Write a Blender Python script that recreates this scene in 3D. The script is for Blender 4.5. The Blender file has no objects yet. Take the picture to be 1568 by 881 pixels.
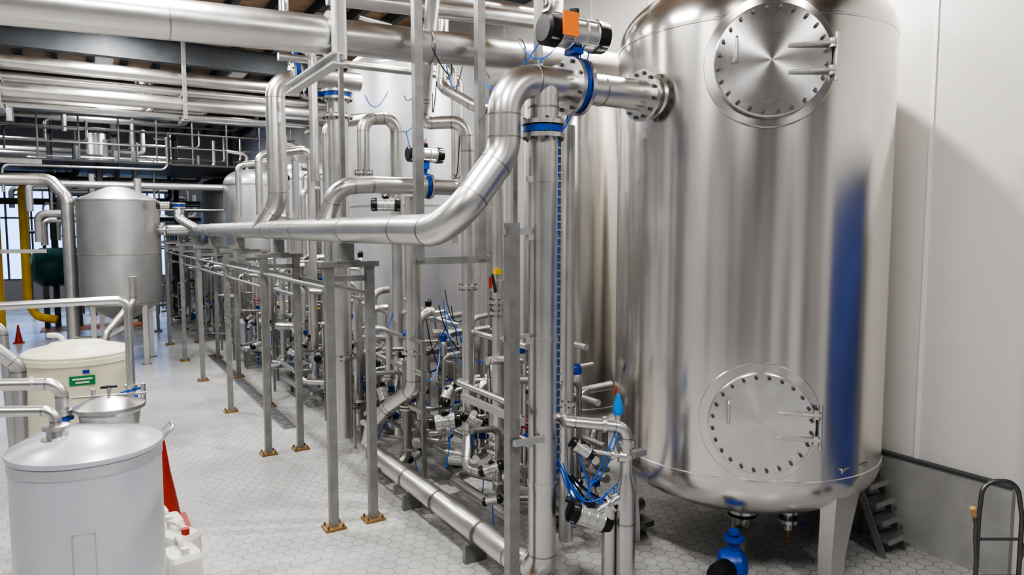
import bpy, math, random
from mathutils import Vector, Quaternion, Matrix
V=Vector
random.seed(7)
pi=math.pi
scene=bpy.context.scene
try: scene.view_settings.look='AgX - High Contrast'
except Exception: pass

# ------------------------------------------------------------------ materials
MATS={}
def nodes_of(name):
    m=bpy.data.materials.new(name); m.use_nodes=True
    nt=m.node_tree; b=nt.nodes['Principled BSDF']
    return m,nt,b
def mat(name,col,metal=0.0,rough=0.5,var=0.08,scale=6.0,stretch=(1,1,1),bump=0.0,aniso=0.0,emis=None,es=0.0,rvar=0.08,coat=0.0):
    if name in MATS: return MATS[name]
    m,nt,b=nodes_of(name)
    N=nt.nodes; L=nt.links
    tc=N.new('ShaderNodeTexCoord'); mp=N.new('ShaderNodeMapping'); mp.inputs['Scale'].default_value=stretch
    L.new(tc.outputs['Object'],mp.inputs['Vector'])
    no=N.new('ShaderNodeTexNoise'); no.inputs['Scale'].default_value=scale; no.inputs['Detail'].default_value=5
    L.new(mp.outputs['Vector'],no.inputs['Vector'])
    cr=N.new('ShaderNodeMapRange'); cr.inputs['From Min'].default_value=.3; cr.inputs['From Max'].default_value=.7
    cr.inputs['To Min'].default_value=1-var; cr.inputs['To Max'].default_value=1+var
    L.new(no.outputs['Fac'],cr.inputs['Value'])
    mx=N.new('ShaderNodeVectorMath'); mx.operation='SCALE'; mx.inputs[0].default_value=col[:3]
    L.new(cr.outputs['Result'],mx.inputs['Scale'])
    L.new(mx.outputs['Vector'],b.inputs['Base Color'])
    rr=N.new('ShaderNodeMapRange'); rr.inputs['From Min'].default_value=.3; rr.inputs['From Max'].default_value=.7
    rr.inputs['To Min'].default_value=max(.03,rough-rvar*.5); rr.inputs['To Max'].default_value=min(1,rough+rvar)
    L.new(no.outputs['Fac'],rr.inputs['Value']); L.new(rr.outputs['Result'],b.inputs['Roughness'])
    b.inputs['Metallic'].default_value=metal
    if bump>0:
        bm=N.new('ShaderNodeBump'); bm.inputs['Strength'].default_value=bump; bm.inputs['Distance'].default_value=.01
        L.new(no.outputs['Fac'],bm.inputs['Height']); L.new(bm.outputs['Normal'],b.inputs['Normal'])
    if aniso>0:
        b.inputs['Anisotropic'].default_value=aniso; b.inputs['Anisotropic Rotation'].default_value=.25
        tg=N.new('ShaderNodeTangent'); tg.direction_type='RADIAL'; tg.axis='Z'
        L.new(tg.outputs['Tangent'],b.inputs['Tangent'])
    if emis:
        b.inputs['Emission Color'].default_value=(*emis,1); b.inputs['Emission Strength'].default_value=es
    if coat: b.inputs['Coat Weight'].default_value=coat
    MATS[name]=m; return m

steel=mat('brushed_stainless',(.64,.63,.615),1,.31,.04,4,(1,1,1),rvar=.05)
steel_pol=mat('tank_brushed_stainless',(.75,.725,.695),1,.215,.03,1.2,(1,1,.6),bump=0,aniso=.65,rvar=.03)
steel_disc=mat('spun_stainless',(.74,.73,.72),1,.27,.03,5,aniso=.8,rvar=.03)
steel_dull=mat('matte_stainless',(.52,.52,.52),.9,.42,.06,4,(1,1,.5),rvar=.05)
steel_pale=mat('pale_satin_steel',(.62,.63,.67),.7,.42,.05,2,(1,1,.3))
galv=mat('painted_steel_grey',(.28,.28,.27),.6,.40,.12,10)
lgrey=mat('light_grey_hanger_steel',(.5,.5,.5),.1,.45,.06,8)
weld=mat('weld_seam',(.36,.34,.32),1,.38,.15,40)
dark=mat('dark_steel_beam',(.10,.11,.12),.3,.5,.15,5)
black=mat('black_plastic',(.010,.010,.012),0,.35,.1,20)
blue=mat('blue_enamel',(.008,.055,.34),0,.35,.1,12)
hoseblue=mat('blue_air_hose',(.02,.13,.65),0,.4,.05,12)
alu=mat('anodised_aluminium',(.58,.58,.56),.85,.36,.05,30)
boltm=mat('dark_bolt_steel',(.16,.155,.15),.9,.35,.05,30)
orange=mat('orange_indicator',(.95,.24,.03),0,.5,.05,12)
red=mat('red_plastic',(.34,.028,.015),0,.45,.1,6)
white_p=mat('white_plastic',(.68,.66,.60),0,.45,.04,4)
cream=mat('cream_polyethylene',(.70,.67,.52),0,.42,.04,3)
whitetank=mat('white_tank_paint',(.56,.58,.63),.35,.28,.03,3)
yellow=mat('yellow_paint',(.78,.50,.02),0,.45,.08,6)
brass=mat('brass_base',(.30,.19,.08),.5,.5,.2,20)
green=mat('green_label',(.02,.22,.07),0,.5,.03,10)
dgreen=mat('dark_green_enamel',(.01,.09,.09),0,.4,.1,5)
rubber=mat('black_rubber',(.02,.02,.02),0,.7,.1,10)
redbrown=mat('red_oxide_pipe',(.22,.07,.05),.3,.5,.1,8)
handle_y=mat('tan_grip',(.5,.3,.12),0,.6,.05,10)

# ------------------------------------------------------------------ builder
def basis(d):
    d=d.normalized()
    a=V((0,0,1)) if abs(d.z)<.95 else V((1,0,0))
    x=a.cross(d).normalized(); y=d.cross(x).normalized()
    return x,y,d
class B:
    def __init__(s,name,parent=None):
        s.name=name; s.v=[]; s.f=[]; s.mi=[]; s.m=[]; s.parent=parent
    def idx(s,m):
        if m not in s.m: s.m.append(m)
        return s.m.index(m)
    def add(s,vs,fs,m):
        o=len(s.v); s.v+= [V(a) for a in vs]; k=s.idx(m)
        for f in fs: s.f.append([o+i for i in f]); s.mi.append(k)
    def lathe(s,prof,o,ax,m,seg=24):
        x,y,d=basis(V(ax)); o=V(o); vs=[];fs=[]
        for (r,h) in prof:
            for i in range(seg):
                a=2*pi*i/seg; vs.append(o+d*h+(x*math.cos(a)+y*math.sin(a))*r)
        n=len(prof)
        for j in range(n-1):
            for i in range(seg):
                k=(i+1)%seg; fs.append([j*seg+i,j*seg+k,(j+1)*seg+k,(j+1)*seg+i])
        if prof[0][0]>1e-4: fs.append([i for i in range(seg)][::-1])
        if prof[-1][0]>1e-4: fs.append([(n-1)*seg+i for i in range(seg)])
        s.add(vs,fs,m)
    def cyl(s,a,b,r,m,seg=20,r2=None):
        a=V(a);b=V(b); s.lathe([(r,0),(r if r2 is None else r2,(b-a).length)],a,b-a,m,seg)
    def box(s,c,sz,m,rot=0.0,bev=0.0):
        c=V(c); hx,hy,hz=sz[0]/2,sz[1]/2,sz[2]/2
        cs,sn=math.cos(rot),math.sin(rot)
        vs=[]
        for z in (-hz,hz):
            for (x,y) in ((-hx,-hy),(hx,-hy),(hx,hy),(-hx,hy)):
                vs.append(c+V((x*cs-y*sn,x*sn+y*cs,z)))
        s.add(vs,[[3,2,1,0],[4,5,6,7],[0,1,5,4],[1,2,6,5],[2,3,7,6],[3,0,4,7]],m)
    def beam(s,a,b,w,h,m):
        a=V(a);b=V(b);x,y,d=basis(b-a)
        s.beam2(a,b,x,y,w,h,m)
    def ibeam(s,a,b,w,h,m,t=.015):
        a=V(a);b=V(b);x,y,d=basis(b-a)
        if abs(y.z)<abs(x.z): x,y=y,x
        s.beam2(a+y*(h/2-t/2),b+y*(h/2-t/2),x,y,w,t,m); s.beam2(a-y*(h/2-t/2),b-y*(h/2-t/2),x,y,w,t,m)
        s.beam2(a,b,x,y,t,h-2*t,m)
    def beam2(s,a,b,x,y,w,h,m):
        vs=[]
        for p in (a,b):
            for (i,j) in ((-1,-1),(1,-1),(1,1),(-1,1)): vs.append(p+x*i*w/2+y*j*h/2)
        s.add(vs,[[3,2,1,0],[4,5,6,7],[0,1,5,4],[1,2,6,5],[2,3,7,6],[3,0,4,7]],m)
    def pipe(s,pts,r,m,R=None,seg=18,welds=True,n=8):
        pts=[V(p) for p in pts]
        if R is None: R=r*2.6
        out=[pts[0]]; marks=[]
        for i in range(1,len(pts)-1):
            p=pts[i];a=pts[i-1]-p;b=pts[i+1]-p
            la,lb=a.length,b.length; a.normalize();b.normalize()
            th=pi-a.angle(b)
            if th<.03: out.append(p); continue
            la=la*(.98 if i==1 else .49); lb=lb*(.98 if i==len(pts)-2 else .49)
            t=min(R*math.tan(th/2),la,lb); Re=t/math.tan(th/2)
            st=p+a*t; en=p+b*t; c=p+(a+b).normalized()*(Re/math.cos(th/2))
            axv=(st-c).cross(en-c).normalized()
            for k in range(n+1): out.append(c+Quaternion(axv,th*k/n)@(st-c))
            marks+= [(st,-a),(en,b)]
        out.append(pts[-1])
        q=[out[0]]
        for p in out[1:]:
            if (p-q[-1]).length>1e-4: q.append(p)
        out=q; vs=[];fs=[]
        T=[]
        for i in range(len(out)):
            if i==0: t=out[1]-out[0]
            elif i==len(out)-1: t=out[-1]-out[-2]
            else: t=(out[i]-out[i-1]).normalized()+(out[i+1]-out[i]).normalized()
            T.append(t.normalized())
        x,y,d=basis(T[0])
        for i,p in enumerate(out):
            if i>0:
                rt=T[i-1].rotation_difference(T[i]); x=rt@x
                x=(x-T[i]*x.dot(T[i])).normalized()
            y=T[i].cross(x)
            for k in range(seg):
                a=2*pi*k/seg; vs.append(p+(x*math.cos(a)+y*math.sin(a))*r)
        for j in range(len(out)-1):
            for i in range(seg):
                k=(i+1)%seg; fs.append([j*seg+i,j*seg+k,(j+1)*seg+k,(j+1)*seg+i])
        fs.append(list(range(seg))[::-1]); fs.append([(len(out)-1)*seg+i for i in range(seg)])
        s.add(vs,fs,m)
        if welds and r>.03:
            for (p,t) in marks: s.cyl(p-t*.005,p+t*.005,r*1.025,weld,seg)
    def ring(s,p,ax,r,m,w=.01,seg=20):
        ax=V(ax).normalized(); p=V(p); s.cyl(p-ax*w/2,p+ax*w/2,r,m,seg)
    def torus(s,p,ax,R,r,m,seg=24,k=8):
        x,y,d=basis(V(ax)); p=V(p); vs=[];fs=[]
        for i in range(seg):
            a=2*pi*i/seg; e=x*math.cos(a)+y*math.sin(a)
            for j in range(k):
                q=2*pi*j/k; vs.append(p+e*(R+r*math.cos(q))+d*r*math.sin(q))
        for i in range(seg):
            for j in range(k):
                i2=(i+1)%seg;j2=(j+1)%k; fs.append([i*k+j,i2*k+j,i2*k+j2,i*k+j2])
        s.add(vs,fs,m)
    def bolts(s,p,ax,r,n,br,h,m):
        x,y,d=basis(V(ax)); p=V(p)
        for i in range(n):
            a=2*pi*(i+.5)/n; q=p+(x*math.cos(a)+y*math.sin(a))*r
            s.cyl(q-d*h/2,q+d*h/2,br,m,6)
    def flange(s,p,ax,r,m=None,t=.03,n=8):
        m=m or steel
        s.ring(p,ax,r*1.55,m,t,28); s.bolts(p,ax,r*1.32,n,.012*max(.5,r/.11),t+.035,boltm)
    def finish(s,loc=None,rotm=None,ang=32,origin=None):
        o=V(origin) if origin is not None else V((0,0,0))
        me=bpy.data.meshes.new(s.name); me.from_pydata([tuple(v-o) for v in s.v],[],s.f)
        for m in s.m: me.materials.append(m)
        me.polygons.foreach_set('material_index',s.mi)
        me.polygons.foreach_set('use_smooth',[True]*len(s.f))
        me.set_sharp_from_angle(angle=math.radians(ang)); me.update()
        ob=bpy.data.objects.new(s.name,me); scene.collection.objects.link(ob)
        if s.parent:
            ob.parent=s.parent; 
            ob.location=o-s.parent.location
        else: ob.location=o
        return ob
def empty(name,loc=(0,0,0)):
    e=bpy.data.objects.new(name,None); e.location=loc; scene.collection.objects.link(e); return e

# ------------------------------------------------------------------ room shell
def floor_mat():
    m,nt,b=nodes_of('hex_tile_floor'); N=nt.nodes; L=nt.links
    g=N.new('ShaderNodeNewGeometry')
    sc=N.new('ShaderNodeVectorMath'); sc.operation='MULTIPLY_ADD'
    S=1/.125
    sc.inputs[1].default_value=(S,S,0); sc.inputs[2].default_value=(200,200*1.7320508,0)
    L.new(g.outputs['Position'],sc.inputs[0])
    def hexd(off):
        a=N.new('ShaderNodeVectorMath');a.operation='ADD';a.inputs[1].default_value=(off[0],off[1],0);L.new(sc.outputs[0],a.inputs[0])
        mo=N.new('ShaderNodeVectorMath');mo.operation='MODULO';mo.inputs[1].default_value=(1,1.7320508,1);L.new(a.outputs[0],mo.inputs[0])
        su=N.new('ShaderNodeVectorMath');su.operation='SUBTRACT';su.inputs[1].default_value=(.5,.8660254,0);L.new(mo.outputs[0],su.inputs[0])
        ab=N.new('ShaderNodeVectorMath');ab.operation='ABSOLUTE';L.new(su.outputs[0],ab.inputs[0])
        dt=N.new('ShaderNodeVectorMath');dt.operation='DOT_PRODUCT';dt.inputs[1].default_value=(.5,.8660254,0);L.new(ab.outputs[0],dt.inputs[0])
        sx=N.new('ShaderNodeSeparateXYZ');L.new(ab.outputs[0],sx.inputs[0])
        mx=N.new('ShaderNodeMath');mx.operation='MAXIMUM';L.new(dt.outputs['Value'],mx.inputs[0]);L.new(sx.outputs['X'],mx.inputs[1])
        return mx
    h1=hexd((0,0)); h2=hexd((.5,.8660254))
    mn=N.new('ShaderNodeMath');mn.operation='MINIMUM';L.new(h1.outputs[0],mn.inputs[0]);L.new(h2.outputs[0],mn.inputs[1])
    mr=N.new('ShaderNodeMapRange');mr.inputs['From Min'].default_value=.44;mr.inputs['From Max'].default_value=.49
    L.new(mn.outputs[0],mr.inputs['Value'])
    no=N.new('ShaderNodeTexNoise');no.inputs['Scale'].default_value=.9;no.inputs['Detail'].default_value=6
    L.new(g.outputs['Position'],no.inputs['Vector'])
    c1=N.new('ShaderNodeValToRGB'); c1.color_ramp.elements[0].position=.3;c1.color_ramp.elements[0].color=(.34,.34,.335,1)
    c1.color_ramp.elements[1].position=.7;c1.color_ramp.elements[1].color=(.52,.52,.51,1)
    L.new(no.outputs['Fac'],c1.inputs['Fac'])
    mi=N.new('ShaderNodeMixRGB');mi.inputs['Color2'].default_value=(.26,.255,.25,1)
    L.new(mr.outputs[0],mi.inputs['Fac']);L.new(c1.outputs['Color'],mi.inputs['Color1']);L.new(mi.outputs['Color'],b.inputs['Base Color'])
    r2=N.new('ShaderNodeMapRange');r2.inputs['To Min'].default_value=.14;r2.inputs['To Max'].default_value=.38
    L.new(no.outputs['Fac'],r2.inputs['Value']);L.new(r2.outputs[0],b.inputs['Roughness'])
    bp=N.new('ShaderNodeBump');bp.invert=True;bp.inputs['Strength'].default_value=.3;bp.inputs['Distance'].default_value=.003
    L.new(mr.outputs[0],bp.inputs['Height']);L.new(bp.outputs['Normal'],b.inputs['Normal'])
    return m
XL,XR,YN,YF,ZC=-5.0,6.12,-5.0,32.0,6.9
b=B('floor'); b.box(((XL+XR)/2,(YN+YF)/2,-.1),(XR-XL+.4,YF-YN+.4,.2),floor_mat()); b.finish()
wallm=mat('white_wall_panel',(.72,.70,.665),0,.42,.02,60,bump=.05)
wallg=mat('grey_wall_panel',(.32,.325,.33),0,.6,.04,2)
seam=mat('panel_joint',(.85,.85,.83),0,.5,.02,10)
conc=mat('concrete_kerb',(.36,.36,.35),0,.6,.12,5,bump=.08)
b=B('wall_right')
b.box((XR+.1,(YN+YF)/2,ZC/2),(.2,YF-YN,ZC),wallm); b.finish()
b=B('trim_1')
y=-4.9
while y<31:
    b.box((XR-.004,y+.05,ZC/2),(.008,.03,ZC),seam); y+=1.16
b.finish()
b=B('baseboard_right')
b.box((XR-.03,(2.5+YF)/2,.375),(.06,YF-2.5,.75),conc); b.box((XR-.035,(2.5+YF)/2,.762),(.07,YF-2.5,.024),dark); b.finish()
b=B('wall_left'); b.box((XL-.1,(YN+YF)/2,ZC/2),(.2,YF-YN,ZC),wallg); b.finish()
b=B('wall_near'); b.box(((XL+XR)/2,YN-.1,ZC/2),(XR-XL,.2,ZC),wallg); b.finish()
b=B('reflection_columns')  # unseen columns, added to put dark stripes into the tank's reflection
for yy in (-3.5,-1.2,2,6,10): b.ibeam((XL+.25,yy,0),(XL+.25,yy,ZC-.02),.3,.3,dark)
for xx in (-3,-.5,2,4.2): b.ibeam((xx,YN+.2,0),(xx,YN+.2,ZC-.02),.3,.3,dark)
b.finish()
b=B('reflection_cabinets')  # unseen lockers behind the camera, added for the tank to mirror
for xx in (-1.8,.8,3.2): b.box((xx,YN+.75,1.1),(1.1,.6,2.2),steel_pale); b.box((xx,YN+1.06,1.1),(.015,.02,2.1),dark)
b.finish()
b=B('blue_reflection_door')  # added out of view, so the storage tank's right side mirrors blue
blued=mat('blue_reflection_vinyl',(.045,.075,.26),0,.45,.35,1.2)
b.box((XR-.05,.65,1.6),(.06,3.1,3.2),blued)
for i in range(8): b.box((XR-.085,.65,.2+i*.4),(.01,3.1,.03),blued)
b.box((XR-.1,-.95,1.7),(.12,.1,3.4),galv); b.box((XR-.1,2.25,1.7),(.12,.1,3.4),galv); b.box((XR-.14,.65,3.42),(.24,3.3,.24),lgrey)
b.finish()
b=B('wall_back')
wx0,wx1,wz0,wz1=-4.6,3.2,.9,4.4
b.box(((XL+XR)/2,YF+.1,wz0/2),(XR-XL,.2,wz0),wallg)
b.box(((XL+XR)/2,YF+.1,(wz1+ZC)/2),(XR-XL,.2,ZC-wz1),wallg)
b.box(((XL+wx0)/2,YF+.1,(wz0+wz1)/2),(wx0-XL,.2,wz1-wz0),wallg)
b.box(((XR+wx1)/2,YF+.1,(wz0+wz1)/2),(XR-wx1,.2,wz1-wz0),wallg)
b.finish()
b=B('window_1')
x=wx0
while x<=wx1+.01:
    b.box((x,YF+.05,(wz0+wz1)/2),(.07,.1,wz1-wz0),dark); x+=.78
for z in (wz0,2.0,3.2,wz1): b.box(((wx0+wx1)/2,YF+.05,z),(wx1-wx0,.1,.07),dark)
b.finish()
wood=mat('brown_roof_deck',(.42,.29,.19),0,.7,.3,2,(1,8,1))
b=B('ceiling'); b.box(((XL+XR)/2,(YN+YF)/2,ZC+.1),(XR-XL+.4,YF-YN+.4,.2),wood); b.finish()
b=B('ceiling_joists')
x=XL+.5
while x<XR: 
    b.ibeam((x,YN,ZC-.11),(x,YF,ZC-.11),.12,.2,dark); x+=.7
b.finish()
b=B('ceiling_i_beams')
for yy in (-1,3.5,9.5,20,25.5): b.ibeam((XL,yy,ZC-.42),(XR,yy,ZC-.42),.2,.40,dark)
b.ibeam((XL,14.5,5.98),(XR,14.5,5.98),.2,.40,dark)
for xx in (-2.6,-.4,1.8,4.0):
    b.beam((xx,14.5,6.15),(xx-.7,14.5,6.85),.07,.07,dark); b.beam((xx,14.5,6.15),(xx+.7,14.5,6.85),.07,.07,dark)
b.finish()
b=B('floor_drain_channel')
b.box((2.4,13.2,.004),(.20,6.8,.008),galv)
for i in range(85): b.box((2.4,9.84+i*.08,.009),(.15,.03,.006),dark)
b.finish()

# ------------------------------------------------------------------ big storage tank
TC=V((4.9,4.14,0)); TR=1.1
def dome(r,h,n=10,rk=.18):
    return [(r*math.cos(t)**.62 if t<pi/2-1e-6 else 0.0, h*math.sin(t)) for t in [pi/2*i/n for i in range(n+1)]]
root=empty('stainless_storage_tank',TC)
b=B('shell',root)
prof=[(r,.89-z) for r,z in dome(TR,.41,14)][::-1]
prof+=[(TR,.90),(TR+.006,.905),(TR+.006,.917),(TR,.922),(TR,4.24),(TR+.006,4.245),(TR+.006,4.257),(TR,4.262)]
prof+=[(r,4.27+z) for r,z in dome(TR,.46,18)]
b.lathe(prof,TC,(0,0,1),steel_pol,144); b.finish(origin=TC)
n=V((-.680,-.733,0)).normalized()
side=V((-n.y,n.x,0)); 
if side.dot(V((.85,-.52,0)))<0: side=-side
def manhole(z,R,name):
    c=TC+n*(TR)+V((0,0,z))
    o=B(name,root)
    S=72; rr=[R*.95,R*1.17,R*1.185,R*1.19]; off=[.016,.016,.010,-.004]; vs=[];fs=[]
    for q,(ra,of) in enumerate(zip(rr,off)):
        for i in range(S):
            a=2*pi*i/S; t=ra*math.cos(a); zz=ra*math.sin(a); ang=t/TR
            vs.append(TC+(n*math.cos(ang)+side*math.sin(ang))*(TR+of)+V((0,0,z+zz)))
    for q in range(3):
        for i in range(S):
            k=(i+1)%S; fs.append([q*S+i,q*S+k,(q+1)*S+k,(q+1)*S+i])
    o.add(vs,fs,steel_pol)
    o.lathe([(R*.90,-.12),(R*.90,.0),(R,.004),(R,.022),(R*.985,.026)],c,n,steel,72)
    o.lathe([(R*.97,.022),(R*.97,.032)],c,n,boltm,72)
    o.bolts(c+n*.05,n,R*.92,24,.0125,.05,boltm)
    for dz in (.09,-.09):
        o.pipe([c+n*.055+side*(R*.28)+V((0,0,dz)),c+n*.08+side*(R*1.05)+V((0,0,dz))],.014,alu,seg=10)
        o.cyl(c+n*.06+side*(R*1.0)+V((0,0,dz-.03)),c+n*.06+side*(R*1.0)+V((0,0,dz+.03)),.028,steel,12)
    o.cyl(c+n*.06+side*(R*1.07)+V((0,0,-.16)),c+n*.06+side*(R*1.07)+V((0,0,.16)),.014,steel,12)
    o.box(c+n*.0+side*(R*1.07),(.03,.08,.26),steel,rot=math.atan2(n.y,n.x)+pi/2)
    o.pipe([c+n*.04-side*(R*.62)+V((0,0,.0)),c+n*.09-side*(R*.62)+V((0,0,.0)),c+n*.09-side*(R*.62)+V((0,0,.16)),c+n*.04-side*(R*.62)+V((0,0,.16))],.010,steel,R=.02,seg=8)
    o.finish()
    d=B(name+'_lid',root)
    d.lathe([(R*1.0,-.012),(R*1.0,.008),(R*.985,.012),(R*.5,.0125),(0,.0128)],(0,0,0),(0,0,1),steel_disc,96)
    ob=d.finish(); ob.location=(c+n*.040)-root.location
    ob.rotation_mode='QUATERNION'; ob.rotation_quaternion=V((0,0,1)).rotation_difference(n)
manhole(1.36,.37,'lower_manhole'); manhole(3.92,.385,'upper_manhole')
b=B('legs',root)
for azd in (182,302,62):
    a=math.radians(azd); rd=V((math.sin(a),math.cos(a),0)); tg=V((rd.y,-rd.x,0))
    vs=[]
    for (z,w,ro,dp) in ((1.0,.19,1.085,.02),(.75,.18,1.04,.10),(.25,.11,.98,.10),(.0,.09,.97,.10)):
        for (i,j) in ((-1,0),(-.75,1),(.75,1),(1,0)): vs.append(TC+rd*(ro-dp*(1-j)+.015)+tg*i*w+V((0,0,z)))
    fs=[]
    for k in range(3):
        for i in range(4):
            j=(i+1)%4; fs.append([k*4+i,k*4+j,(k+1)*4+j,(k+1)*4+i])
    b.add(vs,fs,steel)
    b.box(TC+rd*.93+V((0,0,.01)),(.26,.26,.02),steel,rot=-a)
b.finish()
b=B('nozzles',root)
b.cyl((3.72,4.15,3.77),(3.95,4.15,3.77),.12,steel,32)
b.cyl((3.79,4.15,3.77),(3.88,4.15,3.77),.16,steel,32,r2=.21)
b.flange((3.70,4.15,3.77),(1,0,0),.125,t=.03,n=12)
b.pipe([(4.6,3.85,.75),(4.6,3.85,.30),(4.25,3.62,.18)],.075,steel,R=.16)
b.flange((4.6,3.85,.44),(0,0,1),.08,t=.025); b.ring((4.6,3.85,.41),(0,0,1),.115,black,.03)
b.cyl((4.86,3.6,.75),(4.86,3.6,.30),.032,steel); b.flange((4.86,3.6,.46),(0,0,1),.05); b.flange((4.86,3.6,.38),(0,0,1),.05)
b.cyl((4.86,3.6,.30),(4.86,3.6,.2),.018,brass); b.pipe([(4.86,3.6,.36),(4.95,3.5,.36),(4.98,3.45,.3)],.008,blue)
b.finish()

# ------------------------------------------------------------------ valves
def actuator(o,c,ax,L,r,tag=True):
    c=V(c); ax=V(ax).normalized()
    o.lathe([(r*.75,-L*.5),(r*.95,-L*.47),(r*1.0,-L*.30)],c,ax,black,24)
    o.lathe([(r*.92,-L*.30),(r*.92,L*.30)],c,ax,alu,24)
    for k in (-.28,-.1,.1,.28): o.lathe([(r*.95,-.006),(r*.98,0),(r*.95,.006)],c+ax*L*k,ax,alu,24)
    o.lathe([(r*1.0,L*.30),(r*.95,L*.47),(r*.75,L*.5)],c,ax,black,24)
    x,y,d=basis(ax)
    for i in range(4):
        a=pi/4+i*pi/2; q=c+(x*math.cos(a)+y*math.sin(a))*r*.9
        o.cyl(q-ax*L*.46,q+ax*L*.46,r*.09,alu,8)
def bvalve(name,p,ax,r,stem,L=.3,ar=.07,sl=.2,aax=None,ind=True,bm=None):
    p=V(p);ax=V(ax).normalized();stem=V(stem).normalized()
    o=B(name)
    o.ring(p,ax,r*1.42,bm or blue,.045,28)
    o.flange(p-ax*.042,ax,r); o.flange(p+ax*.042,ax,r)
    o.cyl(p+stem*r,p+stem*(r*1.5+sl*.45),r*.28,bm or blue,14)
    o.cyl(p+stem*(r*1.5+sl*.45),p+stem*(r*1.5+sl),r*.2,steel,12)
    c=p+stem*(r*1.5+sl+ar*.9)
    side_=V(aax).normalized() if aax else ax
    o.beam(p+stem*(r*1.5+sl*.4),p+stem*(r*1.5+sl),ar*1.0,ar*.7,bm or blue)
    actuator(o,c,side_,L,ar)
    o.cyl(c+stem*ar*.9,c+stem*ar*1.35,ar*.35,black,12)
    if ind: o.cyl(c+stem*ar*1.35,c+stem*ar*1.6,ar*.3,orange,12)
    o.finish(); return c

# ------------------------------------------------------------------ main pipe line
MX,MZ,MY=2.07,2.75,4.15
DX=2.80
r=.112
b=B('main_process_pipe')
b.pipe([(MX,24,MZ),(MX,MY+.03,MZ),(2.48,MY,3.27),(2.48,MY,MZ+1.02),(3.70,MY,MZ+1.02)],r,steel,R=.30,seg=36,n=12)
for yy in (6.3,9.3,11.8,14.8,5.0,7.9): b.ring((MX,yy,MZ),(0,1,0),r*1.03,weld,.012,32)
b.ring((3.3,MY,3.77),(1,0,0),r*1.03,weld,.012,32)
b.cyl((DX,MY,3.77),(DX,MY,3.50),r*.95,steel,32); b.ring((DX,MY,3.60),(0,0,1),r*1.0,weld,.012,32)
b.finish()
b=B('vertical_drop_pipe')
dr=.103
b.pipe([(DX,MY,3.50),(DX,MY,.26),(2.72,4.40,.27),(2.70,7.3,.27),(2.72,7.6,.27)],dr,steel,R=.24,seg=32,n=10)
for z in (3.10,2.70,1.97,1.23,.92): b.ring((DX,MY,z),(0,0,1),dr*1.06,steel,.035,32); 
for z in (3.10,2.70,1.97,1.23): b.box((DX-.12,MY-.02,z),(.05,.03,.04),alu)
for yy in (4.9,5.7,6.4): b.ring((2.70,yy,.27),(0,1,0),dr*1.03,weld,.012,32)
for yy in (5.0,6.3): b.box((2.70,yy,.08),(.2,.05,.16),galv)
b.finish()
c=bvalve('pneumatic_butterfly_valve',(3.06,MY,3.77),(1,0,0),.13,(0,0,1),L=.54,ar=.12,sl=.07,aax=(1,0,0),ind=False)
b=B('orange_tag'); b.box(c+V((-.12,-.125,.02)),(.13,.012,.16),orange); b.finish()
o=B('wafer_valve'); o.ring((DX,MY,3.45),(0,0,1),.140,blue,.045,28); o.flange((DX,MY,3.495),(0,0,1),.10); o.flange((DX,MY,3.405),(0,0,1),.10); o.finish()
b=B('pipe_rack_frame')
b.beam((2.53,MY-.02,0),(2.53,MY-.02,2.80),.08,.08,galv); b.box((2.53,MY-.02,.01),(.2,.2,.02),brass)
b.beam((2.66,MY+.16,0),(2.66,MY+.16,3.3),.035,.035,galv)
b.beam((2.48,MY,2.74),(2.70,MY,2.74),.035,.045,steel_dull); b.beam((2.48,MY+.02,2.0),(2.7,MY+.02,2.0),.03,.03,steel_dull)
b.beam((2.57,MY-.1,1.42),(2.57,4.95,1.42),.04,.05,steel_dull); b.beam((2.50,MY-.1,1.28),(2.74,MY-.1,1.28),.04,.04,steel_dull)
b.finish()
b=B('cable_ladder')
for dx in (0,.055): b.beam((2.99+dx,4.30,.9),(2.99+dx,4.30,3.5),.012,.02,dark)
z=.95
while z<3.5: b.box((3.018,4.28,z),(.075,.02,.010),alu); z+=.06
for k in range(3): b.cyl((3.003+.014*k,4.285,.9),(3.003+.014*k,4.285,3.5),.0055,[hoseblue,black,hoseblue][k],6)
b.finish()
for i,(yy,x0,x1) in enumerate(((6.25,1.90,2.28),(8.80,1.88,2.27),(11.2,1.86,2.42),(13.8,1.83,2.45),(16.1,1.80,2.45),(18.6,1.76,2.4),(21.2,1.74,2.4))):
    b=B('pipe_support_frame')
    for x in (x0,x1):
        b.beam((x,yy,0.012),(x,yy,2.42),.075,.075,galv)
        b.box((x,yy,.012),(.19,.17,.022),brass); 
        for (sx,sy) in ((-1,-1),(1,1),(-1,1),(1,-1)): b.cyl((x+sx*.07,yy+sy*.06,.0),(x+sx*.07,yy+sy*.06,.05),.01,boltm,6)
    b.box(((x0+x1)/2,yy,2.44),(x1-x0+.16,.10,.05),galv); b.box(((x0+x1)/2,yy+.0,2.31),(x1-x0,.04,.05),galv)
    b.box((MX,yy,2.545),(.12,.06,.17),galv); b.box((MX,yy,2.47),(.22,.12,.02),galv)
    b.ring((MX,yy,MZ),(0,1,0),r*1.07,steel,.05,32)
    b.finish()
b=B('pipe_support_rails')
b.cyl((1.90,6.25,2.22),(1.80,18.6,2.22),.022,galv,10); b.cyl((2.28,6.25,2.16),(2.4,13.8,2.16),.022,galv,10)
b.cyl((1.90,8.8,2.05),(1.80,18.6,2.05),.018,galv,10)
b.finish()

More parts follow.
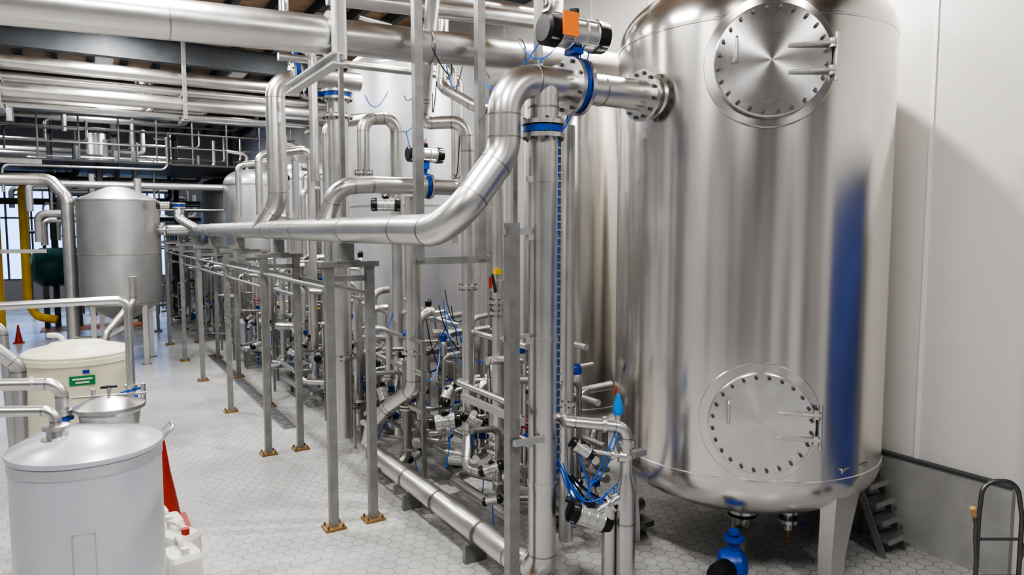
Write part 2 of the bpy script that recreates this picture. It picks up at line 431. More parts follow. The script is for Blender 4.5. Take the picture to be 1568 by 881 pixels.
# ------------------------------------------------------------------ small right foreground pipe set
b=B('drain_pipe_assembly')
b.pipe([(2.96,4.5,1.36),(2.96,4.05,1.37),(3.32,3.83,1.33),(3.32,3.83,.95)],.042,steel,R=.09,seg=20)
b.lathe([(.042,0),(.042,.05),(.072,.17),(.072,1.0)],(3.32,3.83,1.04),(0,0,-1),steel,24)
b.ring((3.32,3.83,1.12),(0,0,1),.062,steel,.03); b.ring((3.32,3.83,1.20),(0,0,1),.055,alu,.03)
b.ring((3.32,3.83,.62),(0,0,1),.075,weld,.01); b.box((3.42,3.83,1.12),(.14,.06,.04),steel)
b.pipe([(3.22,3.9,.0),(3.22,3.9,.45),(3.22,3.9,.75)],.05,steel,seg=16)
b.ring((2.98,4.08,1.37),(0,1,0),.06,steel,.03); b.ring((3.18,3.915,1.35),(.85,-.5,0),.06,steel,.03)
b.finish()
brb=mat('bright_blue_plastic',(.02,.25,.75),0,.35,.05,5)
o=B('blue_handle_valve')
o.cyl((3.27,3.87,1.35),(3.27,3.87,1.45),.022,steel); o.lathe([(.03,0),(.04,.02),(.035,.07),(.02,.12),(.012,.15)],(3.27,3.87,1.42),(0,0,1),brb,16)
o.cyl((3.23,3.87,1.58),(3.25,3.87,1.63),.008,red); o.finish()
def tilt_act(name,c,ax,L,ar,to,rr=.03):
    o=B(name); actuator(o,c,ax,L,ar); c=V(c);to=V(to)
    o.cyl(c,to,ar*.35,steel,12); o.ring(c+(to-c)*.75,to-c,ar*.8,steel,.02); o.ring(to,to-c,rr*1.5,steel,.05); 
    up=V((0,0,1)); o.box(c+up*(ar*1.05),(ar*.9,ar*.7,ar*.35),black); o.finish()
tilt_act('pneumatic_actuator',(3.10,3.97,.66),(.85,-.35,-.35),.34,.085,(3.27,3.85,.80))
tilt_act('pneumatic_actuator',(3.04,3.99,1.17),(.6,-.4,-.5),.20,.045,(3.28,3.83,1.12))
tilt_act('pneumatic_actuator',(2.92,6.00,.92),(.9,-.4,.1),.32,.075,(3.1,6.4,.7))
tilt_act('pneumatic_actuator',(3.2,6.5,1.05),(.5,.4,.6),.26,.06,(3.3,6.8,.8))
tilt_act('pneumatic_actuator',(2.9,7.4,3.03),(.9,-.3,0),.32,.075,(2.95,7.5,3.2))
tilt_act('pneumatic_actuator',(2.92,5.1,.72),(.7,-.5,.3),.22,.05,(3.1,5.3,.6))
tilt_act('pneumatic_actuator',(3.12,4.75,1.5),(.2,-.3,.8),.2,.045,(3.4,4.78,1.45))
def hose(o,p,q,sag,m,rr=.0055,j=.06,n=10):
    p=V(p);q=V(q);pts=[]
    w=V((random.uniform(-j,j),random.uniform(-j,j),0))
    for i in range(n+1):
        t=i/n; pts.append(p.lerp(q,t)+V((0,0,-sag*4*t*(1-t)))+w*math.sin(pi*t))
    o.pipe(pts,rr,m,R=.02,seg=7,welds=False,n=2)
o=B('air_hoses')
for (p,q,s) in (((3.0,4.0,1.2),(3.1,3.97,.75),.15),((3.25,3.87,1.3),(3.0,3.98,.75),.12),((3.27,3.86,1.28),(3.05,4.0,1.05),.25),((2.95,4.1,1.05),(3.3,3.9,.9),.2),((3.0,4.3,1.2),(3.1,4.0,.7),.1),((2.9,4.3,1.3),(3.2,3.9,.85),.3),
    ((3.1,4.1,4.1),(3.0,4.36,3.5),.25),((3.2,4.15,4.05),(3.03,4.36,3.4),.1),((2.9,4.2,4.2),(2.75,4.9,3.9),.2),((2.8,4.5,3.9),(3.1,5.5,3.9),.15)):
    hose(o,p,q,s,random.choice([hoseblue,hoseblue,black]))
for i in range(18):
    yy=random.uniform(5.0,8); xx=random.uniform(2.9,3.6); zz=random.uniform(.7,2.2)
    hose(o,(xx,yy,zz),(xx+random.uniform(-.3,.3),yy+random.uniform(-.3,.3),zz-random.uniform(.2,.7)),random.uniform(.05,.25),random.choice([hoseblue,hoseblue,black]))
for i in range(12):
    yy=random.uniform(5.0,8); xx=random.uniform(2.6,3.6); zz=random.uniform(3.4,4.6)
    hose(o,(xx,yy,zz),(xx+random.uniform(-.4,.4),yy+random.uniform(-.3,.3),zz+random.uniform(-.5,.3)),random.uniform(.05,.25),random.choice([hoseblue,black,black]))
for i in range(6):
    hose(o,(3.1,4.2+.02*i,.9),(3.9,4.4+.05*i,.5),.1+.05*i,random.choice([hoseblue,black]),rr=.008)
o.finish()
o=B('blue_centrifugal_pump')
pc=V((4.12,3.52,.22))
o.lathe([(.03,-.12),(.10,-.10),(.13,-.04),(.13,.04),(.10,.08),(.06,.10)],pc,(.8,-.6,0),blue,24)
o.lathe([(.07,0),(.085,.04),(.085,.22),(.07,.27)],pc,(-.85,-.2,0),black,20)
o.cyl(pc+V((0,0,.08)),pc+V((0,0,.20)),.045,blue); o.ring(pc+V((0,0,.21)),(0,0,1),.075,blue,.025); o.cyl(pc+V((0,0,.21)),pc+V((0,0,.27)),.025,blue); o.ring(pc+V((0,0,.26)),(0,0,1),.04,blue,.03)
o.box(pc+V((-.05,0,-.17)),(.3,.22,.05),galv,rot=.5); o.box(pc+V((-.02,0,-.12)),(.12,.1,.12),blue,rot=.5)
o.finish()

o=B('steel_step_ladder')
for i in range(5): 
    o.box((5.80,3.30+.06*i,.14+.14*i),(.28,.16,.025),galv); o.box((5.80,3.215+.06*i,.14+.14*i),(.28,.01,.045),steel_dull)
for x in (5.65,5.95): o.beam((x,3.25,.0),(x,3.60,.79),.015,.06,galv)
for x in (5.65,5.95): o.beam((x,3.66,.0),(x,3.60,.79),.03,.03,galv)
o.finish()
o=B('hand_truck')
hc=V((5.0,2.13,0)); lr=V((.8526,-.5225,0)); fw=V((.5225,.8526,0))
A=hc-lr*.13; C=hc+lr*.15
o.pipe([A+V((0,0,.05)),A+V((0,0,.9)),A+lr*.03+fw*.02+V((0,0,1.13)),C-lr*.03+fw*.02+V((0,0,1.13)),C+V((0,0,.9)),C+V((0,0,.05))],.014,boltm,R=.10,seg=12,welds=False)
for z in (.25,.5,.75): o.cyl(A+V((0,0,z)),C+V((0,0,z)),.010,boltm,10)
for P_,sg in ((A,-1),(C,1)):
    o.pipe([P_+V((0,0,.60)),P_+lr*sg*.03-fw*.02+V((0,0,.76)),P_+lr*sg*.05-fw*.05+V((0,0,.87)),P_+lr*sg*.10-fw*.09+V((0,0,.98))],.012,boltm,R=.06,seg=10,welds=False)
    o.cyl(P_+lr*sg*.085-fw*.08+V((0,0,.94)),P_+lr*sg*.11-fw*.10+V((0,0,1.0)),.017,handle_y,10)
    w=P_+lr*sg*.06+fw*.08+V((0,0,.12)); o.lathe([(.05,-.02),(.12,-.022),(.12,.022),(.05,.02)],w,lr,rubber,24); o.cyl(w,P_+V((0,0,.12)),.012,galv,8)
o.box(hc-fw*.12+V((0,0,.012)),(.32,.24,.012),galv,rot=-math.radians(31.5)); 
o.finish()

# ------------------------------------------------------------------ overhead pipes & hangers
b=B('overhead_pipe')
b.pipe([(-4.9,5.6,4.02),(1.70,5.6,4.27)],.145,steel,seg=32); b.pipe([(1.7,5.6,4.27),(6.1,5.6,4.45)],.135,steel,seg=32)
for x in (-.9,.6,2.6,3.5): b.ring((x,5.6,4.02+(x+4.9)*.0379),(1,0,.038),.148,weld,.010,32)
b.ring((1.75,5.6,4.27),(1,0,.04),.19,galv,.03,28); b.ring((1.82,5.6,4.275),(1,0,.04),.165,galv,.03,28)
b.finish()
b=B('overhead_pipe'); b.pipe([(1.95,6.3,4.80),(4.2,6.0,4.82),(4.2,6.0,6.6)],.075,steel,seg=24); b.pipe([(1.9,6.6,5.02),(4.4,6.4,5.05),(4.4,6.4,6.6)],.05,steel,seg=20); b.pipe([(1.9,7.4,5.3),(3.9,7.4,5.3),(3.9,7.4,6.6)],.10,steel,seg=24); b.pipe([(1.9,6.9,5.2),(3.6,6.9,5.2)],.04,steel)
b.pipe([(2.0,7.9,5.05),(4.3,7.9,5.05)],.05,steel); b.pipe([(2.0,8.3,4.7),(4.3,8.3,4.72),(4.3,8.3,3.2)],.045,steel); b.pipe([(2.1,7.1,4.55),(3.6,7.1,4.57),(3.6,7.1,2.6)],.035,steel)
b.finish()
b=B('pipe_hanger_beam')
b.ibeam((1.76,5.40,4.05),(1.76,5.40,6.48),.09,.09,lgrey); b.ibeam((1.72,5.3,4.04),(1.72,6.7,4.04),.09,.09,lgrey)
b.finish()
b=B('platform_hanger_frame')
for x in (2.36,2.93): b.beam((x,5.3,2.50),(x,5.3,6.5),.07,.07,galv)
b.beam((3.52,5.3,3.6),(3.52,5.3,6.5),.06,.06,galv)
b.beam((2.32,5.3,2.50),(3.02,5.3,2.50),.05,.06,galv); b.beam((2.0,5.3,5.3),(5,5.3,5.3),.06,.06,galv)
b.beam((2.62,8.0,2.3),(2.62,8.0,6.5),.05,.05,galv)
b.finish()
b=B('ceiling_service_pipes')
for (z,rr,yy) in ((5.42,.12,14.0),(5.22,.08,14.2),(4.98,.12,14.0),(4.8,.05,14.3)): b.pipe([(-4.9,yy,z),(6,yy,z+.02)],rr,steel,seg=20)
for x in (-3.2,-.98,1.7,4.0):
    b.beam((x,13.8,4.7),(x,13.8,6.4),.10,.06,galv); b.box((x,14.1,4.70),(.1,.6,.06),galv); b.box((x,14.1,5.13),(.1,.6,.05),galv)
b.finish()

def P(name,pts,rr,m=steel,R=None,rings=()):
    o=B(name); o.pipe(pts,rr,m,R=R,seg=24)
    for (p,ax) in rings: o.flange(p,ax,rr)
    o.finish()
P('branch_pipe',[(MX,9.75,MZ),(MX+.12,9.3,3.1),(MX+.12,9.3,4.62),(2.7,9.3,4.72),(3.3,9.3,4.72)],.12,R=.25,rings=())
P('branch_pipe',[(MX,7.0,MZ),(2.15,6.74,3.17),(2.5,6.74,3.2),(3.6,6.74,3.2),(3.9,6.9,3.2),(3.9,6.9,1.0)],.085,R=.2,rings=(((3.45,6.74,3.2),(1,0,0)),))
P('branch_pipe',[(MX,15.5,MZ),(MX-.3,15.9,2.98),(MX-.3,16.0,3.25)],.09,R=.2)
P('branch_pipe',[(1.42,16.6,2.75),(2.0,16.4,2.75)],.11,rings=(((1.55,16.55,2.75),(1,-.1,0)),))
P('riser_pipe',[(2.7,8.4,.2),(2.7,8.4,4.3)],.12,rings=(((2.7,8.4,4.1),(0,0,1)),((2.7,8.4,1.2),(0,0,1))))
bvalve('pneumatic_butterfly_valve',(2.7,8.4,4.35),(0,0,1),.12,(-1,0,0),L=.3,ar=.07,sl=.1,aax=(0,1,0))
bvalve('pneumatic_butterfly_valve',(2.45,9.3,4.72),(1,0,0),.12,(0,0,1),L=.26,ar=.07,sl=.12,aax=(0,1,0))
bvalve('pneumatic_butterfly_valve',(3.08,6.74,3.2),(1,0,0),.085,(0,0,1),L=.40,ar=.085,sl=.12,aax=(1,0,0))
bvalve('pneumatic_butterfly_valve',(1.77,16.0,3.25),(0,0,1),.09,(-1,0,0),L=.3,ar=.08,sl=.05,aax=(1,0,0))
P('process_pipe',[(2.75,5.8,4.9),(2.78,6.1,3.95),(2.78,6.2,3.75),(3.18,6.04,3.78),(3.2,6.04,3.5),(3.2,6.04,.75),(3.1,5.9,.45),(3.3,5.4,.45)],.062,R=.14,rings=(((3.2,6.04,2.2),(0,0,1)),))
P('process_pipe',[(3.0,6.9,3.1),(3.0,6.9,1.05),(2.85,7.3,.78),(2.72,7.4,.6),(2.72,7.6,.27)],.085,R=.17,rings=(((3.0,6.9,1.45),(0,0,1)),))
P('process_pipe',[(3.22,5.5,3.2),(3.22,5.5,.35)],.055,rings=(((3.22,5.5,2.1),(0,0,1)),((3.22,5.5,2.0),(0,0,1)),((3.22,5.5,.8),(0,0,1)),((3.22,5.5,.72),(0,0,1))))
P('process_pipe',[(3.45,4.75,.1),(3.45,4.75,3.6)],.06,rings=(((3.45,4.75,1.3),(0,0,1)),))
P('process_pipe',[(3.7,5.25,.1),(3.7,5.25,4.2)],.06)
P('process_pipe',[(3.25,6.6,5.2),(3.2,6.6,4.2),(3.4,6.2,3.95),(3.8,6.2,3.95)],.055,R=.12)
P('process_pipe',[(2.8,7.8,3.2),(2.8,7.8,4.0),(3.2,7.8,4.05),(3.2,7.8,3.2),(3.2,7.8,.3)],.07,R=.15,rings=(((3.2,7.8,1.3),(0,0,1)),((2.8,7.8,3.4),(0,0,1))))
P('process_pipe',[(2.3,8.0,3.3),(2.3,8.0,4.7),(2.0,8.0,4.85),(2.0,8.0,5.6)],.05,R=.12)
P('process_pipe',[(2.95,9.6,.4),(2.95,9.6,4.2),(3.5,9.6,4.3)],.085,R=.2)
P('process_pipe',[(2.55,11,3.0),(2.55,11,3.9),(3.1,11,4.0),(3.1,11,.3)],.06,R=.14)
P('process_pipe',[(2.6,12.3,3.0),(2.6,12.3,4.0),(3.2,12.3,4.1),(3.2,12.3,.3)],.06,R=.15)
P('process_pipe',[(2.7,14.6,3.0),(2.7,14.6,4.0),(3.3,14.4,4.1)],.06,R=.14)
o=B('manual_valve'); 
o.beam((3.15,5.42,2.2),(3.08,5.36,2.36),.02,.03,black); o.box((3.18,5.44,2.38),(.06,.04,.05),yellow); o.cyl((3.22,5.5,2.2),(3.22,5.5,2.3),.07,steel); o.beam((3.05,5.34,2.34),(3.05,5.34,2.24),.02,.02,red); o.finish()

# ------------------------------------------------------------------ process skids (dense small pipework)
def skid(y0,x0=2.85,x1=3.9,n=9,zt=2.2,seed=1,ylen=1.5,frame=True):
    rd=random.Random(seed); o=B('pipework_manifold')
    for z,rr in ((.28,.05),(.55,.04),(.85,.03),(1.25,.03),(1.75,.028)):
        xx=x0+rd.uniform(0,.5); o.pipe([(xx,y0-ylen*.5,z),(xx,y0+ylen*.5,z),(xx+.3,y0+ylen*.5+.1,z)],rr,steel,seg=12)
    for k in range(n):
        xx=rd.uniform(x0,x1); yy=y0+rd.uniform(-.5,.5)*ylen; z0=rd.uniform(.15,.6); z1=rd.uniform(.9,zt); rr=rd.choice([.02,.025,.03,.04,.05])
        dx=rd.choice([-1,1])*rd.uniform(.15,.4); dy=rd.uniform(-.4,.4)
        o.pipe([(xx+dx,yy+dy,z0),(xx,yy,z0),(xx,yy,z1),(xx-dx,yy,z1+.02)],rr,rd.choice([steel,steel,steel_dull,weld]),R=rr*3,seg=12)
        zm=(z0+z1)/2
        o.ring((xx,yy,zm),(0,0,1),rr*1.7,steel,.02,14); o.ring((xx,yy,zm+.035),(0,0,1),rr*1.7,steel,.02,14)
        o.ring((xx,yy,z0+.15),(0,0,1),rr*1.5,alu,.025,14)
        u=rd.random()
        if u<.38:
            c=V((xx-.12,yy-.1,zm+rd.uniform(-.45,.1))); o.cyl((xx,yy,c.z),c,.015,steel,8)
            t=V((rd.uniform(-1,1),rd.uniform(-.5,.5),rd.uniform(-.5,1))).normalized(); sc=rd.uniform(.7,1.35)
            actuator(o,c,t,.2*sc,.045*sc)
            hose(o,c,(xx+rd.uniform(-.2,.2),yy,c.z-rd.uniform(.2,.5)),.1,hoseblue)
        elif u<.55:
            c=V((xx-.02,yy-.11,zm+.02)); o.cyl((xx,yy,zm+.02),c,.010,steel,8); o.torus(c,(0,-1,0),.055,.008,rd.choice([blue,black,red])); o.beam(c-V((.05,0,0)),c+V((.05,0,0)),.01,.01,black); o.lathe([(rr*1.2,-.05),(rr*1.7,0),(rr*1.2,.05)],(xx,yy,zm+.02),(0,0,1),steel,14)
        elif u<.68:
            c=V((xx-.05,yy-.09,zm+.12)); o.cyl((xx,yy,zm+.05),c,.008,steel,8); o.cyl(c,c+V((-.012,-.03,0)),.045,boltm,18); o.cyl(c+V((-.012,-.031,0)),c+V((-.013,-.034,0)),.039,white_p,18)
        elif u<.8:
            o.lathe([(.03,0),(.04,.02),(.04,.14),(.025,.17)],(xx,yy,z1),(0,0,1),steel,16); o.lathe([(.04,0),(.042,.06),(.02,.09)],(xx,yy,z1+.17),(0,0,1),rd.choice([black,blue]),16)
        if rd.random()<.45: o.box((xx,yy-.05,zm-.12),(.06,.05,.06),blue)
        if rd.random()<.3: o.beam((xx,yy-.04,zm+.06),(xx+.12,yy-.1,zm+.1),.015,.02,rd.choice([red,blue,yellow,black]))
    if frame:
        for (xx,yy) in ((x0,y0-ylen*.5),(x1,y0-ylen*.5),(x0,y0+ylen*.5)): o.beam((xx,yy,0),(xx,yy,zt-.3),.04,.04,galv)
        o.beam((x0,y0-ylen*.5,.9),(x1,y0-ylen*.5,.9),.03,.03,galv); o.beam((x0,y0-ylen*.5,zt-.3),(x0,y0+ylen*.5,zt-.3),.035,.035,galv)
    pc=V((x0+.5,y0-.35,.2)); o.lathe([(.02,0),(.09,.02),(.10,.10),(.07,.12),(.07,.34),(.05,.36)],pc,(0.9,.3,0),rd.choice([blue,alu,steel]),20); o.box(pc-V((-.15,0,.12)),(.35,.2,.05),galv)
    o.finish()
skid(5.6,3.0,3.9,18,1.6,1,1.1,False); skid(7.3,2.95,3.9,24,1.9,2); skid(9.2,2.95,3.7,18,2.2,3); skid(11.5,2.75,3.6,18,2.3,4); skid(13.8,2.75,3.5,14,2.2,5)
skid(16.4,2.7,3.2,12,2.2,6); skid(19.5,2.6,3.0,10,2.2,8); skid(23.0,2.2,3.0,12,3,9,1.2)
skid(12.6,3.0,3.9,10,4.6,12,1.0); skid(5.1,3.55,3.95,7,1.5,21,.7,False)
o=B('conical_drain_hopper')
o.lathe([(.04,0),(.05,.15),(.33,.36),(.345,.365),(.345,.40),(.33,.40)],(3.02,8.75,.22),(0,0,1),steel,40)
for k in range(3):
    a=k*2.1; o.beam((3.02+.3*math.cos(a),8.75+.3*math.sin(a),0),(3.02+.3*math.cos(a),8.75+.3*math.sin(a),.6),.03,.03,steel)
o.finish()
o=B('control_cabinet'); o.box((2.95,15.1,.62),(.5,.8,.55),steel_pale); o.box((2.69,15.1,.62),(.015,.74,.5),alu); o.box((2.68,14.85,.62),(.02,.03,.1),black)
for (dx,dy) in ((-.2,-.35),(.2,-.35),(.2,.35),(-.2,.35)): o.beam((2.95+dx,15.1+dy,0),(2.95+dx,15.1+dy,.36),.04,.04,galv)
o.finish()

# ------------------------------------------------------------------ background tanks
def btank(name,c,R,z0,z1,hd,m=steel_dull,cone=False,belts=(),legs=3,top=True,lr=.03):
    c=V((c[0],c[1],0)); e=empty(name,c); o=B('shell',e)
    prof=([(R*.1,z0-hd*1.6),(R*.15,z0-hd*1.5),(R,z0)] if cone else [(r_,z0-h_) for r_,h_ in dome(R,hd,8)][::-1])
    prof+=[(R,z1)]; 
    prof+=([(R*.96,z1+.03),(R*.3,z1+hd),(R*.12,z1+hd*1.1),(0,z1+hd*1.12)] if cone else [(r_,z1+h_) for r_,h_ in dome(R,hd,8)][1:])
    o.lathe(prof,c,(0,0,1),m,48)
    for bz in belts+(z0+.02,z1-.02): o.lathe([(R,0),(R+.012,.005),(R+.012,.03),(R,.035)],c+V((0,0,bz)),(0,0,1),steel,48)
    for k in range(legs):
        a=2*pi*k/legs+.6; q=c+V((math.cos(a),math.sin(a),0))*R*.86
        o.beam(q,q+V((0,0,z0+.05)),lr*3,lr*3,steel); o.ring(q+V((0,0,.01)),(0,0,1),.09,galv,.02)
    if top:
        o.cyl(c+V((0,0,z1+hd*.8)),c+V((0,0,z1+hd+.15)),R*.12,steel); 
        o.lathe([(R*.25,0),(R*.28,.03),(R*.25,.06),(0,.09)],c+V((R*.45,-R*.3,z1+hd*.55)),(0,0,1),steel,24)
        o.pipe([c+V((-R*.4,-.1,z1+hd*.5)),c+V((-R*.4,-.1,z1+hd+.35)),c+V((-R*.9,-.1,z1+hd+.4))],.04,steel)
    o.finish(origin=c); return e
btank('stainless_buffer_tank',(.72,16.7),.76,1.25,3.35,.26,steel_dull,True,(2.25,),4,False)
P('process_pipe',[(-1.6,17.3,3.75),(-.45,17.2,3.78),(-.17,17.0,3.4),(-.17,17.0,.3)],.12,R=.3,rings=())
P('process_pipe',[(-.17,17.0,.5),(.3,16.3,.55),(.72,16.2,.8)],.07)
btank('tall_process_tank',(4.75,10.6),1.12,1.0,5.2,.35,steel_pale,False,(3.1,),4)
btank('stainless_process_tank',(4.15,14.6),.85,.9,3.75,.35,steel_pale,False,(2.2,),3)
btank('stainless_process_tank',(3.95,18.4),.9,.9,3.85,.4,steel_dull,False,(2.2,),3)
btank('stainless_process_tank',(3.9,22.2),.85,.9,4.0,.25,steel_dull,False,(2.2,),3,False)
btank('polished_column_tank',(4.98,6.72),.60,.7,4.5,.2,steel_pol,False,(),3,False)
btank('insulated_flue_column',(.6,26.5),.28,1,5.8,.1,steel_dull,False,(),3,False)
b=B('steel_mezzanine_structure')
rd=random.Random(3)
for x in (-3.4,-1.9,-.6,1.0,2.6,4.2): b.ibeam((x,24,0),(x,24,6.4),.15,.15,dark if x!=-1.9 else yellow)
for z in (3.55,4.55): b.ibeam((-4.8,24,z),(5,24,z),.12,.18,dark)
b.beam((1.2,23.8,4.6),(3.4,23.8,4.6),.08,.1,yellow)
b.box((0,21.5,4.35),(9.6,4.6,.05),dark)
for z in (4.75,5.1,5.4): b.cyl((-4.8,19.2,z),(5,19.2,z),.02,galv,8)
x=-4.7
while x<5: b.cyl((x,19.2,4.35),(x,19.2,5.4),.02,galv,8); x+=.8
for k in range(46):
    z=rd.uniform(2.9,5.9); yy=rd.uniform(17.8,28); rr=rd.choice([.03,.04,.06,.08]); xa=rd.uniform(-4.8,0); xb=rd.uniform(0,5)
    if z<4: xa=xa*.2
    b.pipe([(xa,yy,z-.6),(xa,yy,z),(xb,yy,z+.02),(xb,yy,z+.8)],rr,rd.choice([steel,steel,galv,steel_dull,dark]),seg=10,R=.15)
for k in range(24):
    x=rd.uniform(-4.6,3.2); yy=rd.uniform(22,29); z1=rd.uniform(2.0,6); rr=rd.choice([.025,.03,.05,.07])
    b.pipe([(x,yy,0.1),(x,yy,z1),(x+rd.uniform(-.8,.8),yy,z1)],rr,rd.choice([steel,galv,dark,dark]),seg=10,R=.12)
b.finish()
b=B('yellow_gas_pipe'); b.pipe([(-1.25,23.2,.8),(-1.25,23.2,4.0),(-.4,23.2,4.05)],.11,yellow); b.pipe([(-1.25,23.2,.8),(-1.05,23.0,.4),(-.6,22.9,.3)],.11,yellow); b.finish()
b=B('dark_green_vessel'); b.lathe([(0,-.75),(.4,-.68),(.55,-.5),(.55,.5),(.4,.68),(0,.75)],(-.45,23.9,1.7),(1,.2,0),dgreen,32)
for dx in(-.4,.4): b.box((-.45+dx,23.9,.6),(.12,.8,1.2),dark)
b.finish()
b=B('red_motor_unit'); b.lathe([(.1,-.4),(.28,-.35),(.28,.3),(.15,.4)],(1.55,25.0,1.2),(0,0,1),redbrown,24); b.box((1.55,25.0,.4),(.6,.6,.8),dark); b.finish()
b=B('left_process_skid')
rd=random.Random(11)
for k in range(12):
    x=rd.uniform(-2.6,-1.3); yy=rd.uniform(14.5,17.6); z0=rd.uniform(.4,1); z1=rd.uniform(1.5,2.2) if k%2 else rd.uniform(3.6,4.2)
    b.pipe([(x-.4,yy,z0),(x,yy,z0),(x,yy,z1),(x+rd.uniform(-.8,-.2),yy,z1)],rd.choice([.03,.05]),rd.choice([steel_dull,galv]),seg=10,R=.12)
for x in (-2.6,): b.beam((x,18.2,0),(x,18.2,4.2),.08,.08,galv)
b.beam((-4,18.2,2.3),(-.6,18.2,2.3),.08,.08,steel); b.beam((-4,18.2,4.2),(-.6,18.2,4.2),.08,.1,galv)
b.finish()
b=B('orange_floor_marking'); b.box((.3,23.2,.004),(2.6,1.2,.008),mat('orange_floor_paint',(.45,.17,.04),0,.5,.1,3)); b.finish()

def cone(c,h=.6):
    o=B('traffic_cone'); o.box((c[0],c[1],.015),(h*.5,h*.5,.03),red); 
    o.lathe([(h*.19,.03),(h*.13,h*.4)],(c[0],c[1],0),(0,0,1),red,24); o.lathe([(h*.13,h*.4),(h*.09,h*.62)],(c[0],c[1],0),(0,0,1),red,24)
    o.lathe([(h*.09,h*.62),(h*.045,h*.97),(h*.03,h)],(c[0],c[1],0),(0,0,1),red,24); o.finish()
cone((.56,7.1),.84); cone((-1.35,20.8),.45)

# ------------------------------------------------------------------ left foreground: mixing tank
MT=V((-.01,5.20,0)); R=.425; DZ=.08
e=empty('white_mixing_tank',MT)
b=B('vessel',e)
pr=[(R*.9,.0),(R,.05),(R,1.27+DZ),(R+.012,1.275+DZ),(R+.016,1.29+DZ),(R+.012,1.305+DZ),(R*.97,1.32+DZ),(R*.8,1.36+DZ),(R*.5,1.40+DZ),(R*.2,1.42+DZ),(0,1.425+DZ)]
b.lathe(pr,MT,(0,0,1),whitetank,72)
b.lathe([(R+.001,1.20+DZ),(R+.006,1.205+DZ),(R+.006,1.265+DZ),(R+.001,1.27+DZ)],MT,(0,0,1),steel_pale,72)
b.finish(origin=MT)
b=B('manway_lid',e)
lc=V((.13,5.40,DZ))
b.lathe([(.17,1.33),(.185,1.45),(.205,1.47),(.215,1.475),(.215,1.50),(.205,1.505),(.19,1.51),(.12,1.545),(.05,1.56),(0,1.562)],lc,(0,0,1),steel,48)
b.beam(lc+V((-.22,.04,1.56)),lc+V((.22,-.04,1.56)),.03,.012,steel); b.cyl(lc+V((0,0,1.55)),lc+V((0,0,1.62)),.012,steel)
b.cyl(lc+V((-.05,0,1.62)),lc+V((.05,0,1.62)),.012,black)
b.cyl(lc+V((-.09,.07,1.54)),lc+V((-.09,.07,1.6)),.015,steel); b.cyl(lc+V((.21,.1,1.46)),lc+V((.21,.1,1.60)),.016,steel)
b.finish()
b=B('loop_handle',e)
q=MT+V((R-.02,-.02,1.30+DZ)); 
b.pipe([q+V((-.02,.08,-.03)),q+V((.09,.08,.06)),q+V((.09,-.06,.06)),q+V((-.02,-.06,-.06))],.011,steel,R=.03,seg=10,welds=False)
b.finish()
b=B('label_plate',e)
for (a_,c_) in (((-.10,.62),(-.10,.95)),((.02,.62),(.02,.95)),((-.10,.95),(.02,.95)),((-.10,.62),(.02,.62))):
    b.beam(MT+V((a_[0],-math.sqrt(R*R-a_[0]**2)-.001,a_[1])),MT+V((c_[0],-math.sqrt(R*R-c_[0]**2)-.001,c_[1])),.006,.004,steel_dull)
b.finish()
b=B('inlet_pipes',e)
n0=V((-.17,5.11,DZ))
b.lathe([(.085,1.36),(.085,1.39),(.055,1.395),(.05,1.44),(.075,1.445),(.075,1.47),(.05,1.475)],n0,(0,0,1),steel,24)
b.pipe([n0+V((0,0,1.45)),n0+V((0,0,1.56)),n0+V((-.9,.3,1.60))],.033,steel,R=.07,seg=18)
b.pipe([(-.14,5.46,1.36+DZ),(-.14,5.46,1.66+DZ),(-.9,5.62,1.70+DZ)],.04,steel,R=.09,seg=18)
b.ring((-.14,5.46,1.47+DZ),(0,0,1),.065,steel,.03); b.ring((-.14,5.46,1.43+DZ),(0,0,1),.065,blue,.02)
b.ring((-.30,5.5,1.67+DZ),(1,0,0),.05,steel,.02)
b.finish()
b=B('overhead_fill_pipe')
b.pipe([(-2.5,5.62,2.24),(.27,5.55,2.27),(.27,5.55,1.50)],.027,steel,R=.07,seg=16)
b.ring((.27,5.55,1.58),(0,0,1),.04,blue,.03); b.beam((.20,5.53,1.62),(.33,5.53,1.645),.02,.015,blue); b.ring((.27,5.55,1.66),(0,0,1),.04,steel,.02)
b.finish()
P('process_pipe',[(-2.2,6.4,1.95),(-.62,6.3,1.95),(-.42,6.3,1.75),(-.45,6.3,.1)],.05,R=.11)
P('process_pipe',[(-2.2,7.0,2.0),(-.55,6.9,2.0),(-.50,6.9,.1)],.035,R=.09)
BT=V((-.07,10.1,0)); R2=.57
e=empty('brine_tank',BT); b=B('vessel',e)
b.lathe([(R2*.93,.0),(R2*.95,.1),(R2,1.16),(R2+.03,1.17),(R2+.03,1.23),(R2,1.24)],BT,(0,0,1),cream,64)
b.lathe([(R2+.015,1.235),(R2+.02,1.27),(R2-.02,1.30),(R2*.55,1.36),(R2*.5,1.38),(R2*.15,1.39),(0,1.39)],BT,(0,0,1),cream,64)
b.pipe([BT+V((-.15,.1,1.38)),BT+V((-.15,.1,1.46)),BT+V((-.3,.2,1.46))],.03,white_p); b.finish()
b=B('label',e)
nn=V((.03,-1,0)).normalized()
b.box(BT+nn*(R2+.0)+V((.02,0,1.0)),(.26,.012,.11),green); b.box(BT+nn*(R2+.005)+V((.02,-.004,1.02)),(.20,.012,.018),white_p); b.box(BT+nn*(R2+.005)+V((.02,-.004,.98)),(.14,.012,.018),white_p)
b.box(BT+nn*(R2)+V((.06,0,1.10)),(.07,.012,.04),blue); b.finish()
P('process_pipe',[(.25,10.9,1.0),(.25,10.9,1.35),(.62,11.2,1.75),(.62,11.2,2.1)],.05)
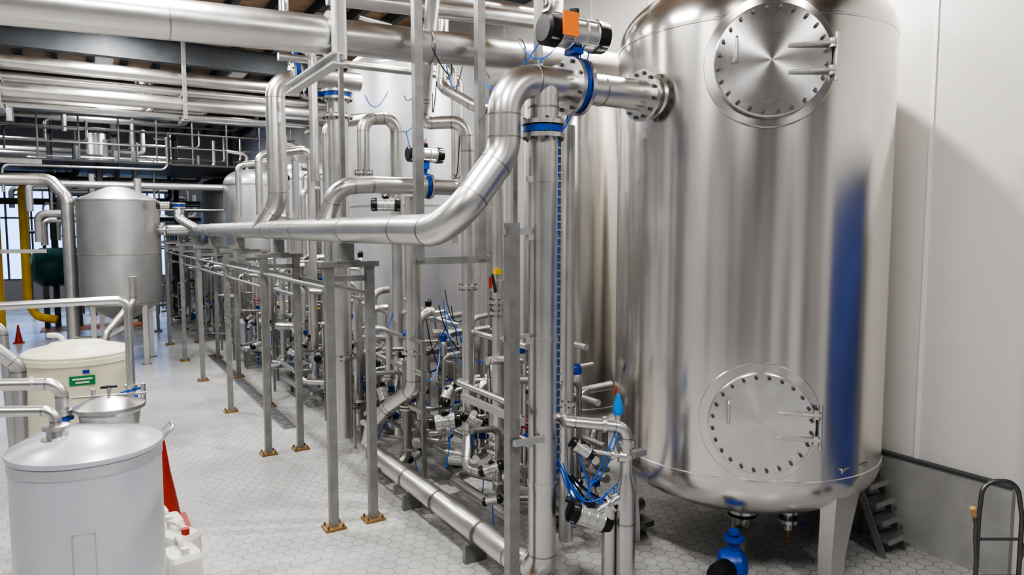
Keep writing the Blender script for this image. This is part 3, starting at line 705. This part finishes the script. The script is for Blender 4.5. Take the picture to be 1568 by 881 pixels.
def jerry(c,rot,sz=(.24,.30,.42)):
    o=B('jerrycan'); w,d,h=sz; cs,sn=math.cos(rot),math.sin(rot)
    def ring_(z,k,kk):
        pts=[]
        for i in range(16):
            a=2*pi*i/16; ca,sa=math.cos(a),math.sin(a)
            x=math.copysign(abs(ca)**.35,ca)*w/2*k; y=math.copysign(abs(sa)**.35,sa)*d/2*kk
            pts.append(V((c[0]+x*cs-y*sn,c[1]+x*sn+y*cs,z+c[2])))
        return pts
    vs=[];fs=[];L=[(0,.9,.9),(.02,1,1),(h*.4,1,1),(h*.42,.97,.97),(h*.46,1,1),(h*.82,1,1),(h*.9,.9,.85),(h*.93,.5,.5)]
    for (z,k,kk) in L: vs+=ring_(z,k,kk)
    for j in range(len(L)-1):
        for i in range(16): k=(i+1)%16; fs.append([j*16+i,j*16+k,j*16+16+k,j*16+16+i])
    fs.append(list(range(16))[::-1]); fs.append([(len(L)-1)*16+i for i in range(16)])
    o.add(vs,fs,white_p)
    c=V(c); ex=V((cs,sn,0)); ey=V((-sn,cs,0))
    o.pipe([c+ey*-.02+V((0,0,h*.88)),c+ey*-.02+V((0,0,h*1.05)),c+ey*.12+V((0,0,h*1.05)),c+ey*.12+V((0,0,h*.86))],.016,white_p,R=.03,seg=10,welds=False)
    o.cyl(c-ey*.09+V((0,0,h*.88)),c-ey*.09+V((0,0,h*1.02)),.03,red if rot>.3 else white_p,16); o.finish()
jerry((.55,5.60,0),.2); jerry((.57,5.96,0),.5); jerry((.52,6.30,0),.1)

# ------------------------------------------------------------------ lights
def lamp(x,y,z,w,l,e,col=(1,.98,.96)):
    root=empty('ceiling_light',(x,y,z))
    o=B('housing',root); o.box((x,y,z+.05),(w+.06,l+.06,.07),lgrey); o.finish(origin=(x,y,z))
    ld=bpy.data.lights.new('led_panel','AREA'); ld.shape='RECTANGLE'; ld.size=w; ld.size_y=l; ld.energy=e; ld.color=col
    ob=bpy.data.objects.new('led_panel',ld); ob.parent=root; ob.location=(0,0,-.0); scene.collection.objects.link(ob)
for (x,y,e) in ((.4,1.0,210),(.6,5.0,165),(.6,9.0,180),(.6,13,190),(.6,17,185),(.6,21.5,190),(3.9,8.6,55),(3.6,12.5,85),(3.2,17,95),(-2.8,3.,110),(-2.6,9,120),(-2.6,15,130),(-2,25,220),(2.6,26,180),(3.3,-1.0,150)):
    lamp(x,y,6.2,.26,1.5,e)
lamp(5.2,4.7,6.4,.16,.16,300)
w=bpy.data.worlds.new('world'); scene.world=w; w.use_nodes=True
bg=w.node_tree.nodes['Background']; bg.inputs['Color'].default_value=(.30,.50,1,1); bg.inputs['Strength'].default_value=3.0

# ------------------------------------------------------------------ camera
cd=bpy.data.cameras.new('camera'); cam=bpy.data.objects.new('camera',cd); scene.collection.objects.link(cam)
cd.lens=24.8; cd.sensor_width=36; cam.location=(0,0,2.75)
cam.rotation_euler=(math.radians(90-4.66),0,math.radians(-31.5)); cd.clip_end=200
scene.camera=cam
